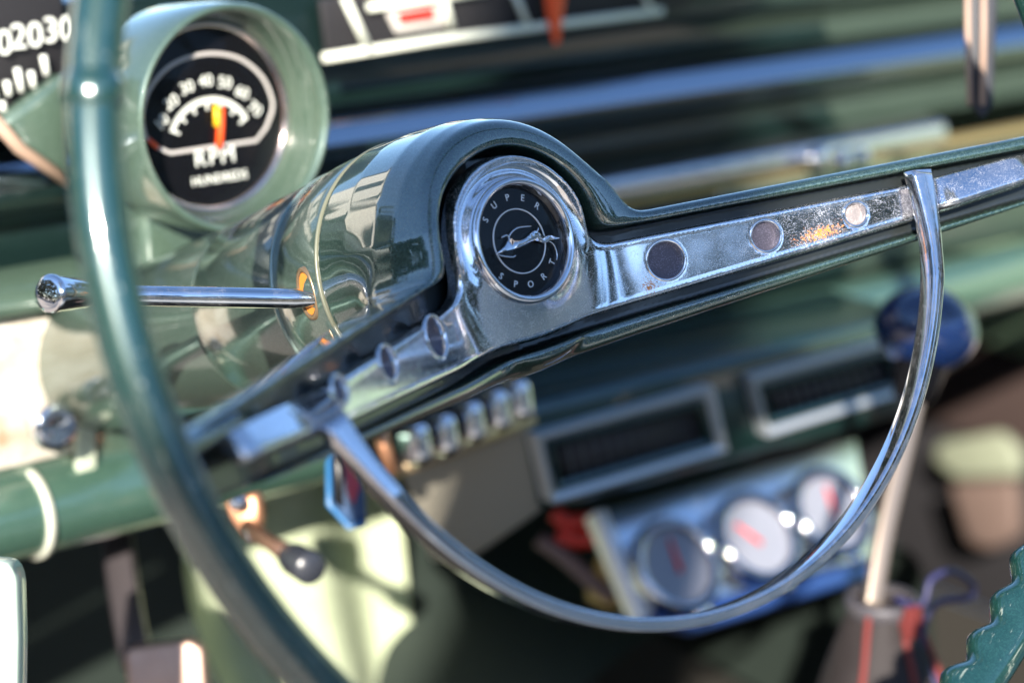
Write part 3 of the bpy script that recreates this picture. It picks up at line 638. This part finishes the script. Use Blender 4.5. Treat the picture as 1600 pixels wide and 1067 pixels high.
for i, (px, py, nd) in enumerate(((1056, 884, 0.5), (1182, 840, 1.5), (1298, 800, 0.4))):
    c = onP(px, py, gp0+gn*0.012, gn); gm = basis(c, gn+V(-0.06, 0, 0.05), (1, 0, 0)); s = 0.0236
    bz = gadd('gauge_bezel', xf(lathe([(s*1.02, -0.02)]+[(s*0.97+0.0036*math.cos(t), 0.0005+0.0048*math.sin(t)) for t in np.linspace(-0.4, math.pi, 14)], 64), gm), mat('bezel_chrome', (0.5, 0.5, 0.54), 0.07, 1.0))
    gadd('gauge_face', xf(disc(s*0.88, 0.0012, 48), gm), FACE, bz)
    gadd('gauge_needle', xf(tube([V(0, -0.004, 0.002), V(math.cos(nd+0.9)*0.014, math.sin(nd+0.9)*0.015, 0.002)], [0.0015, 0.0009], 8), gm), RED, bz)
    tks = []
    for k in range(11):
        a = math.radians(215-25*k); tks.append(xf(tube([V(math.cos(a)*s*.74, math.sin(a)*s*.74, 0.0014), V(math.cos(a)*s*.86, math.sin(a)*s*.86, 0.0014)], 0.0007, 6), gm))
    gadd('tick_scale', join(*tks), mat('tick_grey', (0.2, 0.2, 0.24), 0.5), bz)
    for a in (-0.35, -1.3):    # small chrome domes added round the bezel for sun glints
        q = gm @ V(math.cos(a)*s*1.17, math.sin(a)*s*1.17, -0.006)
        gadd('glint_dome', xf(lathe([(0.0062, 0), (0.0060, 0.0020), (0.0042, 0.0034), (0.0022, 0.0040), (0.0001, 0.0042)], 20), basis(q, gn, (1, 0, 0))), CHROME2)

# ------------------------------------------------------------------ GEAR SHIFTER
kc = atD(1447, 516, 1.10)
sh = thing('gear_shifter', 'floor gear lever with glossy dark blue ball knob and red-seamed leather boot', 'gear lever', atD(1350, 1060, 1.08))
def sadd(name, vf, m, parent=sh, **k):
    return attach(add(name, vf, m, None, **k), parent)
ball = lathe([(0.0001, -0.0225)]+[(0.0255*math.cos(t)*(1 if t > 0 else (1-0.12*(-t)**2)), 0.0215*math.sin(t)) for t in np.linspace(-1.35, 1.5, 28)]+[(0.0001, 0.0215)], 56)
kax = (atD(1447, 500, 1.10)-atD(1405, 720, 1.092)).normalized()
kn_ = sadd('shift_knob', xf(ball, basis(kc, kax, (1, 0, 0))), BALL)
sadd('knob_collar', xf(lathe([(0.006, -0.036), (0.010, -0.034), (0.0125, -0.022), (0.014, -0.016)], 32), basis(kc, kax, (1, 0, 0))), BLACK, kn_)
STK = mat('lever_stick_metal', (0.26, 0.21, 0.17), 0.3, 0.7)
st = catmull([atD(1438, 590, 1.098), atD(1412, 700, 1.09), atD(1382, 830, 1.08), atD(1362, 950, 1.072)], 6)
sadd('stick', tube(st, 1.0, up=V(-0.6, -0.8, 0.1), sq=rrect(0.0046, 0.0036, 0.0016, 3)), STK)
bc = [(atD(1378, 945, 1.078), 0.0165), (atD(1378, 975, 1.08), 0.019), (atD(1380, 1010, 1.082), 0.023), (atD(1380, 1050, 1.084), 0.0275), (atD(1380, 1120, 1.09), 0.036), (atD(1382, 1230, 1.1), 0.055)]
bv, bf_ = [], []
for i, (c, r) in enumerate(bc):
    for k in range(32):
        a = 2*math.pi*k/32; rr = r*(1+0.05*math.sin(5*a+i*1.3)); p = c+V(math.cos(a)*rr, math.sin(a)*rr, 0); bv.append(tuple(p))
for i in range(len(bc)-1):
    for k in range(32): k2 = (k+1) % 32; bf_.append((i*32+k, i*32+k2, (i+1)*32+k2, (i+1)*32+k))
boot = sadd('boot', (bv, bf_), LEATH)
sadd('boot_collar', xf(lathe([(0.0155, -0.004), (0.0175, -0.0035), (0.018, 0.003), (0.0165, 0.005), (0.0145, 0.0045)], 40), Matrix.Translation(bc[0][0])), mat('collar_grey', (0.06, 0.055, 0.062), 0.5))
for ang in (200, 255, 300, 345):
    a = math.radians(ang); sadd('boot_seam', tube(catmull([c+V(math.cos(a)*r*1.03, math.sin(a)*r*1.03, 0) for c, r in bc], 4), 0.0016, 8), mat('red_piping', (0.15, 0.016, 0.013), 0.7), boot)
sadd('boot_tab', xf(rbox(0.010, 0.004, 0.016, 0.001), Matrix.Translation(atD(1425, 972, 1.06))), mat('red_tab', (0.12, 0.014, 0.012), 0.8), boot)
lan = catmull([atD(1400, 935, 1.07), atD(1440, 945, 1.06), atD(1455, 905, 1.06), atD(1490, 892, 1.07), atD(1522, 915, 1.08), atD(1510, 935, 1.08), atD(1460, 945, 1.075), atD(1440, 1010, 1.07), atD(1470, 1080, 1.07)], 6)
tag(add('shifter_cable', tube(lan, 0.0016, 8), mat('cable_indigo', (0.03, 0.03, 0.09), 0.5)), 'thin dark cable looping beside the gear lever boot', 'cable')

# ------------------------------------------------------------------ small things under the dash
# ignition key tag
kt = thing('key_tag', 'dark blue key tag with red inset hanging under the left spoke', 'key tag', atD(540, 760, 0.985))
def kadd(n, vf, m, p=kt):
    return attach(add(n, vf, m, None), p)
kd = 0.985
tg = kadd('tag_body', slab([atD(x, y, kd) for x, y in ((512, 690), (562, 672), (568, 740), (572, 822), (545, 826), (512, 790))], 0.004, None, 0.001), BLUEP)
kadd('red_inset', slab([atD(x, y, kd-0.003) for x, y in ((538, 700), (558, 694), (562, 760), (552, 790), (542, 770))], 0.0025, None, 0.0006), mat('tag_red', (0.35, 0.03, 0.06), 0.5), tg)
kadd('dark_inset', slab([atD(x, y, kd-0.003) for x, y in ((520, 712), (533, 708), (536, 795), (522, 785))], 0.0025, None, 0.0006), BLACK, tg)
kadd('blue_edge', tube([atD(514, 690, kd-0.004), atD(514, 788, kd-0.004), atD(546, 824, kd-0.004), atD(570, 818, kd-0.004)], 0.0014, 8), mat('edge_blue', (0.03, 0.14, 0.32), 0.3), tg)
tag(add('copper_rod', tube([atD(588, 640, 1.01), atD(598, 690, 1.01), atD(612, 740, 1.01)], 0.0035, 12), COPPER), 'short coppery rod just right of the key tag', 'rod')
# parking brake release: bracket, rod and black knob
pb = thing('parking_brake_handle', 'coppery release rod ending in a round black knob, beside the rim', 'brake handle', atD(400, 830, 1.02))
def padd(n, vf, m, p=pb):
    return attach(add(n, vf, m, None), p)
padd('bracket', slab([atD(x, y, 1.02) for x, y in ((345, 782), (405, 765), (412, 800), (408, 845), (382, 850), (350, 815))], 0.012, None, 0.003), COPPER)
padd('rod', tube([atD(385, 825, 1.015), atD(425, 850, 1.0), atD(462, 872, 0.99)], [0.0045, 0.0035, 0.0055], 16), mat('rod_bronze', (0.26, 0.15, 0.10), 0.35, 0.7))
pk0, pk1 = atD(452, 868, 0.995), atD(484, 887, 0.975)
padd('knob', xf(lathe([(0.004, 0), (0.0062, 0.001), (0.0072, 0.006), (0.0074, (pk1-pk0).length), (0.0066, (pk1-pk0).length+0.0015), (0.0001, (pk1-pk0).length+0.002)], 32), basis(pk0, pk1-pk0, (0, 0, 1))), mat('knob_charcoal', (0.03, 0.033, 0.042), 0.3))
for q in ((372, 785), (395, 835)):
    padd('bolt_head', xf(lathe([(0.004, 0), (0.004, 0.003), (0.0025, 0.0045), (0.0001, 0.005)], 16), basis(atD(*q, 1.012), CB, CR)), CHROME2)
# brake pedal
bpd = thing('brake_pedal', 'worn brownish brake pedal pad on a dark arm, low in the footwell', 'pedal', atD(255, 1060, 1.06))
def badd(n, vf, m, p=bpd):
    return attach(add(n, vf, m, None), p)
badd('arm', tube(catmull([atD(180, 800, 1.11), atD(188, 880, 1.10), atD(200, 960, 1.09), atD(215, 1040, 1.08)], 5), 1.0, up=CB, sq=rrect(0.0075, 0.004, 0.002)), mat('arm_grey', (0.05, 0.042, 0.045), 0.35, 0.6))
badd('pad', slab([atD(x, y, 1.06) for x, y in ((192, 1022), (205, 1010), (295, 1000), (318, 1012), (326, 1110), (205, 1130))], 0.012, None, 0.005, 3), RUSTP)
# wires by the gauge panel
for pts_, r, m_, lab in (([(866, 800), (890, 815), (935, 812), (960, 830)], 0.0045, RED, 'upper of the two thick red wires left of the gauge panel'),
                        ([(872, 832), (905, 842), (945, 836), (965, 850)], 0.005, RED, 'lower of the two thick red wires left of the gauge panel'),
                        ([(842, 842), (880, 868), (935, 915), (960, 930)], 0.0045, mat('sheath_mauve', (0.16, 0.10, 0.10), 0.5), 'mauve grey sheathed wire running down from the red wires')):
    tag(add('wire', tube(catmull([atD(x, y, 1.205) for x, y in pts_], 6), r, 12), m_), lab, 'wire')
tag(add('wire_connector', xf(rbox(0.015, 0.02, 0.03, 0.004), Matrix.Translation(atD(955, 905, 1.225)) @ Matrix.Rotation(0.4, 4, 'Y')), YELLOW), 'yellow wire connector beside the gauge panel edge', 'connector')
# things at the passenger side
pd = thing('passenger_door', 'pale sage green door trim panel with brown lower band at the far right', 'door', (1.06, 0.3, -0.6))
def qadd(n, vf, m, p=pd):
    return attach(add(n, vf, m, None), p)
def xslab(y0, y1, z0, z1, x, d, bev=0.01): return slab([V(x, y0, z0), V(x, y1, z0), V(x, y1, z1), V(x, y0, z1)], d, V(-1, 0, 0), bev)
qadd('trim_panel', xslab(-0.3, 0.95, -0.37, 0.15, 1.06, 0.05), DOORG)
qadd('scuff_band', xslab(0.36, 0.95, -0.62, -0.462, 1.066, 0.05), FLATB)
qadd('lower_band', xslab(0.36, 0.95, -0.46, -0.372, 1.064, 0.05), BROWN)
qadd('reflection_panel', xslab(-0.3, 0.355, -0.6, -0.372, 1.05, 0.05), mat('reflection_beige', (0.52, 0.46, 0.42), 0.6))  # unseen pale panel added for the left chrome to reflect
tag(add('kick_sun_patch', slab([atX(1462, 690, 0.98), atX(1560, 672, 0.98), atX(1590, 700, 0.98), atX(1592, 745, 0.98), atX(1490, 748, 0.98), atX(1455, 720, 0.98)], 0.02, V(-1, -0.2, 0.3).normalized(), 0.006), mat('sun_patch_pale', (0.22, 0.24, 0.17), 0.6)), 'pale yellow-green kick panel whose pale colour stands in for a sun patch at the far right', 'kick panel')  # pale colour paints a sun patch in the footwell
tag(add('foot_rest', slab([atX(1478, 752, 0.95), atX(1588, 748, 0.95), atX(1592, 840, 0.95), atX(1545, 862, 0.95), atX(1508, 850, 0.95)], 0.03, V(-1, -0.4, 0.3).normalized(), 0.008), mat('foot_rest_tan', (0.12, 0.08, 0.065), 0.8)), 'tan brown panel right below the painted sun patch', 'panel')
hs = thing('hanging_strap', 'dark strap with two tan edge lines hanging at the far right of the dash', 'strap', atD(1533, 60, 1.18))
def hadd(n, vf, m, p=hs):
    return attach(add(n, vf, m, None), p)
hadd('webbing', slab([atD(x, y, 0.99) for x, y in ((1502, -80), (1562, -80), (1556, 60), (1552, 165), (1536, 186), (1522, 170), (1512, 60))], 0.004, None, 0.001), mat('webbing_black', (0.02, 0.022, 0.03), 0.6))
for xs in ((1512, 1515), (1537, 1535)): hadd('tan_edging', tube([atD(xs[0], -80, 0.985), atD(xs[0], 40, 0.985), atD(xs[1], 165, 0.985)], 0.0013, 8), mat('edging_tan', (0.40, 0.27, 0.2), 0.5))
# driver's door edge in the lower left corner
dd_ = slab([atD(x, y, 0.80) for x, y in ((-120, 868), (12, 878), (24, 900), (27, 1000), (25, 1150), (-120, 1150))], 0.02, None, 0.003)
tag(add('door_edge', dd_, mat('door_edge_paint', (0.55, 0.68, 0.58), 0.4, 0, 0.5)), 'pale mint door edge in the lower left corner', 'door')

# ------------------------------------------------------------------ interior setting
tb = [atY(335, 770, 0.42), atY(1000, 640, 0.42), V(0.75, 0.40, -0.62), V(0.16, 0.36, -0.62), atY(120, 1090, 0.375), atY(330, 930, 0.395)]
def grid_sheet(fn, nu, nv):
    v = [fn(i/nu, j/nv) for i in range(nu+1) for j in range(nv+1)]; f = []
    for i in range(nu):
        for j in range(nv): a = i*(nv+1)+j; f.append((a, a+1, a+nv+2, a+nv+1))
    return v, f
def toe(s, t):
    z = -0.20-0.42*t; y = 0.43-0.06*t+0.015*math.sin(9*s)
    xl = 0.118-0.018*math.sin(t*9)-0.10*max(0, t-0.4); return (xl+(0.262-xl)*s, y-0.02*(1-s)**4, z)
struct(add('toe_board_terrain', grid_sheet(toe, 24, 24), CARPET)).name = 'terrain'
def hump(s, t):                          # hump right of the sunlit toe board; shade is put into its dark colour
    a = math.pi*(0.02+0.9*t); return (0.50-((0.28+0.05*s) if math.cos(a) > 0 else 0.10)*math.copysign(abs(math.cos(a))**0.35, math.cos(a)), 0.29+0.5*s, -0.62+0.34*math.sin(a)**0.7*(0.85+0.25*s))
struct(add('terrain', grid_sheet(hump, 12, 28), mat('hump_shade_dark', (0.011, 0.019, 0.014), 0.75)))
struct(add('floor', ([(-0.37, -0.7, -0.62), (1.07, -0.7, -0.62), (1.07, 0.95, -0.62), (-0.37, 0.95, -0.62)], [(0, 1, 2, 3)]), mat('dark_floor_carpet', (0.028, 0.024, 0.018), 0.95)))
struct(add('wall', ([(-0.5, 0.8, -0.62), (1.2, 0.8, -0.62), (1.2, 0.8, 0.043), (-0.5, 0.8, 0.043)], [(0, 1, 2, 3)]), mat('firewall_black', (0.02, 0.018, 0.018), 0.9)))
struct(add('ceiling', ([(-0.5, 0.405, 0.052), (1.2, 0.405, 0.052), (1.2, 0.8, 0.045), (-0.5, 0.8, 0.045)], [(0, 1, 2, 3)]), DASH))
# ------------------------------------------------------------------ outside: ground, house ahead (seen mirrored in the hub), trunk and crown added to shade the dash
GRD = mat('concrete', (0.40, 0.34, 0.28), 0.9)
struct(add('ground', ([(-200, -200, -0.95), (200, -200, -0.95), (200, 200, -0.95), (-200, 200, -0.95)], [(0, 1, 2, 3)]), GRD))
hz = thing('house', 'cream house mirrored in the dark green paint of the wheel hub', 'house', (-1.0, 16, -0.95))
def hbox(n, c, s, m, bev=0.02, p=hz): return add(n, rbox(*s, bev, 1), m, p, mw=Matrix.Translation(c), smooth=False)
WALL = mat('house_cream_render', (0.80, 0.76, 0.66), 0.8); ROOF = mat('roof_grey', (0.16, 0.15, 0.14), 0.8); GLS = mat('window_glass', (0.03, 0.04, 0.05), 0.05)
hbox('wall', (-1.2, 0, 3.1), (5.0, 6, 6.2), WALL); hbox('wall_wing', (-5.9, 1.0, 2.6), (4.2, 5, 5.2), WALL)
hbox('roof', (-1.2, 0, 6.3), (5.5, 6.6, 0.2), ROOF); hbox('roof_wing', (-5.9, 1.0, 5.3), (4.5, 5.4, 0.18), ROOF)
hbox('chimney', (0.3, 0.5, 7.0), (0.6, 0.6, 1.2), WALL)
hbox('wall_band', (-1.2, -3.0, 4.6), (5.02, 0.12, 0.25), ROOF)
for x, z in ((-2.6, 3.4), (-0.4, 3.4), (-2.6, 5.4), (-0.4, 5.4), (-5.9, 4.0)): hbox('window', (x, -3.0 if x > -4 else -1.5, z), (0.7, 0.1, 0.9), GLS)
# unseen trunk added in the line between the sun and the dash, for shade
base = V(0.30, 0.30, 0) + SUND*(3.2/math.cos(EL)); base.z = -0.95
tr = thing('added_tree', 'unseen trunk and crown added behind the car to shade the middle of the dash', 'added_tree', base)
BARK = mat('added_bark', (0.10, 0.075, 0.055), 0.9); LEAF = mat('added_leaf', (0.06, 0.10, 0.03), 0.6)
perp = V(SUND.y, -SUND.x, 0).normalized()
tp = [perp*0.15, perp*0.13+V(0, 0, 0.8), perp*0.10+V(0, 0, 1.6), perp*0.06+V(0, 0, 1.95), perp*0.01+V(0, 0, 2.12), perp*-0.015+V(0, 0, 2.25), perp*-0.02+V(0, 0, 3.4)]  # bent by height to steer the added shade
add('added_trunk', tube(tp, [0.15, 0.10, 0.082, 0.08, 0.074, 0.072, 0.07], 20), BARK, tr)
lv, lf = [], []
for k in range(1400):
    d = rng.normal(size=3); d /= np.linalg.norm(d); c = d*np.array([1.5, 1.5, 1.0])*rng.uniform(0.4, 1)**0.5+np.array([0, 0, 4.2]); a = rng.normal(size=3); b = rng.normal(size=3); a *= 0.08/np.linalg.norm(a); b *= 0.08/np.linalg.norm(b)
    n_ = len(lv); lv += [tuple(c-a), tuple(c+b), tuple(c+a), tuple(c-b)]; lf.append((n_, n_+1, n_+2, n_+3))
add('added_crown', (lv, lf), LEAF, tr, smooth=False)

# far wood added all round, open ahead, as a dark band for the chrome
tv, tf = [], []
WOOD = mat('added_far_wood', (0.035, 0.05, 0.022), 0.9)
for k in range(16000):
    a = rng.uniform(0, 2*math.pi); el_ = rng.uniform(0, 1)
    if 25 < math.degrees(a) % 360 < 120: continue
    r = rng.uniform(22, 30); hgt = (7.9+1.7*math.sin(25*a+0.6)+0.9*math.sin(61*a) if abs((math.degrees(a)-240+180) % 360-180) < 48 else 9.0)+0.5*math.sin(3*a+1)+1.6*math.sin(7*a)+1.0*math.sin(17*a)
    c = np.array([math.cos(a)*r, math.sin(a)*r, -0.95+hgt*el_**0.8]); q = rng.normal(size=3); w = rng.normal(size=3); q *= 0.55/np.linalg.norm(q); w *= 0.55/np.linalg.norm(w)
    n_ = len(tv); tv += [tuple(c-q), tuple(c+w), tuple(c+q), tuple(c-w)]; tf.append((n_, n_+1, n_+2, n_+3))
wd = add('added_far_woods', (tv, tf), WOOD, smooth=False); wd['kind'] = 'stuff'; tag(wd, 'unseen far-off trees added as a dark band for the chrome to mirror', 'woods')

# bench seat: behind the view, mirrored dark in the chrome
bs = thing('bench_seat', 'pale green vinyl bench seat mirrored in the chrome spoke trim', 'seat', (0.35, -0.6, -0.6))
VIN = mat('pale_vinyl', (0.36, 0.37, 0.35), 0.5)
attach(add('cushion', xf(rbox(1.3, 0.56, 0.2, 0.06, 4), Matrix.Translation((0.36, -0.42, -0.42))), VIN), bs)
attach(add('backrest', xf(rbox(1.3, 0.18, 0.62, 0.06, 4), Matrix.Translation((0.36, -0.82, -0.18)) @ Matrix.Rotation(0.2, 4, 'X')), VIN), bs)
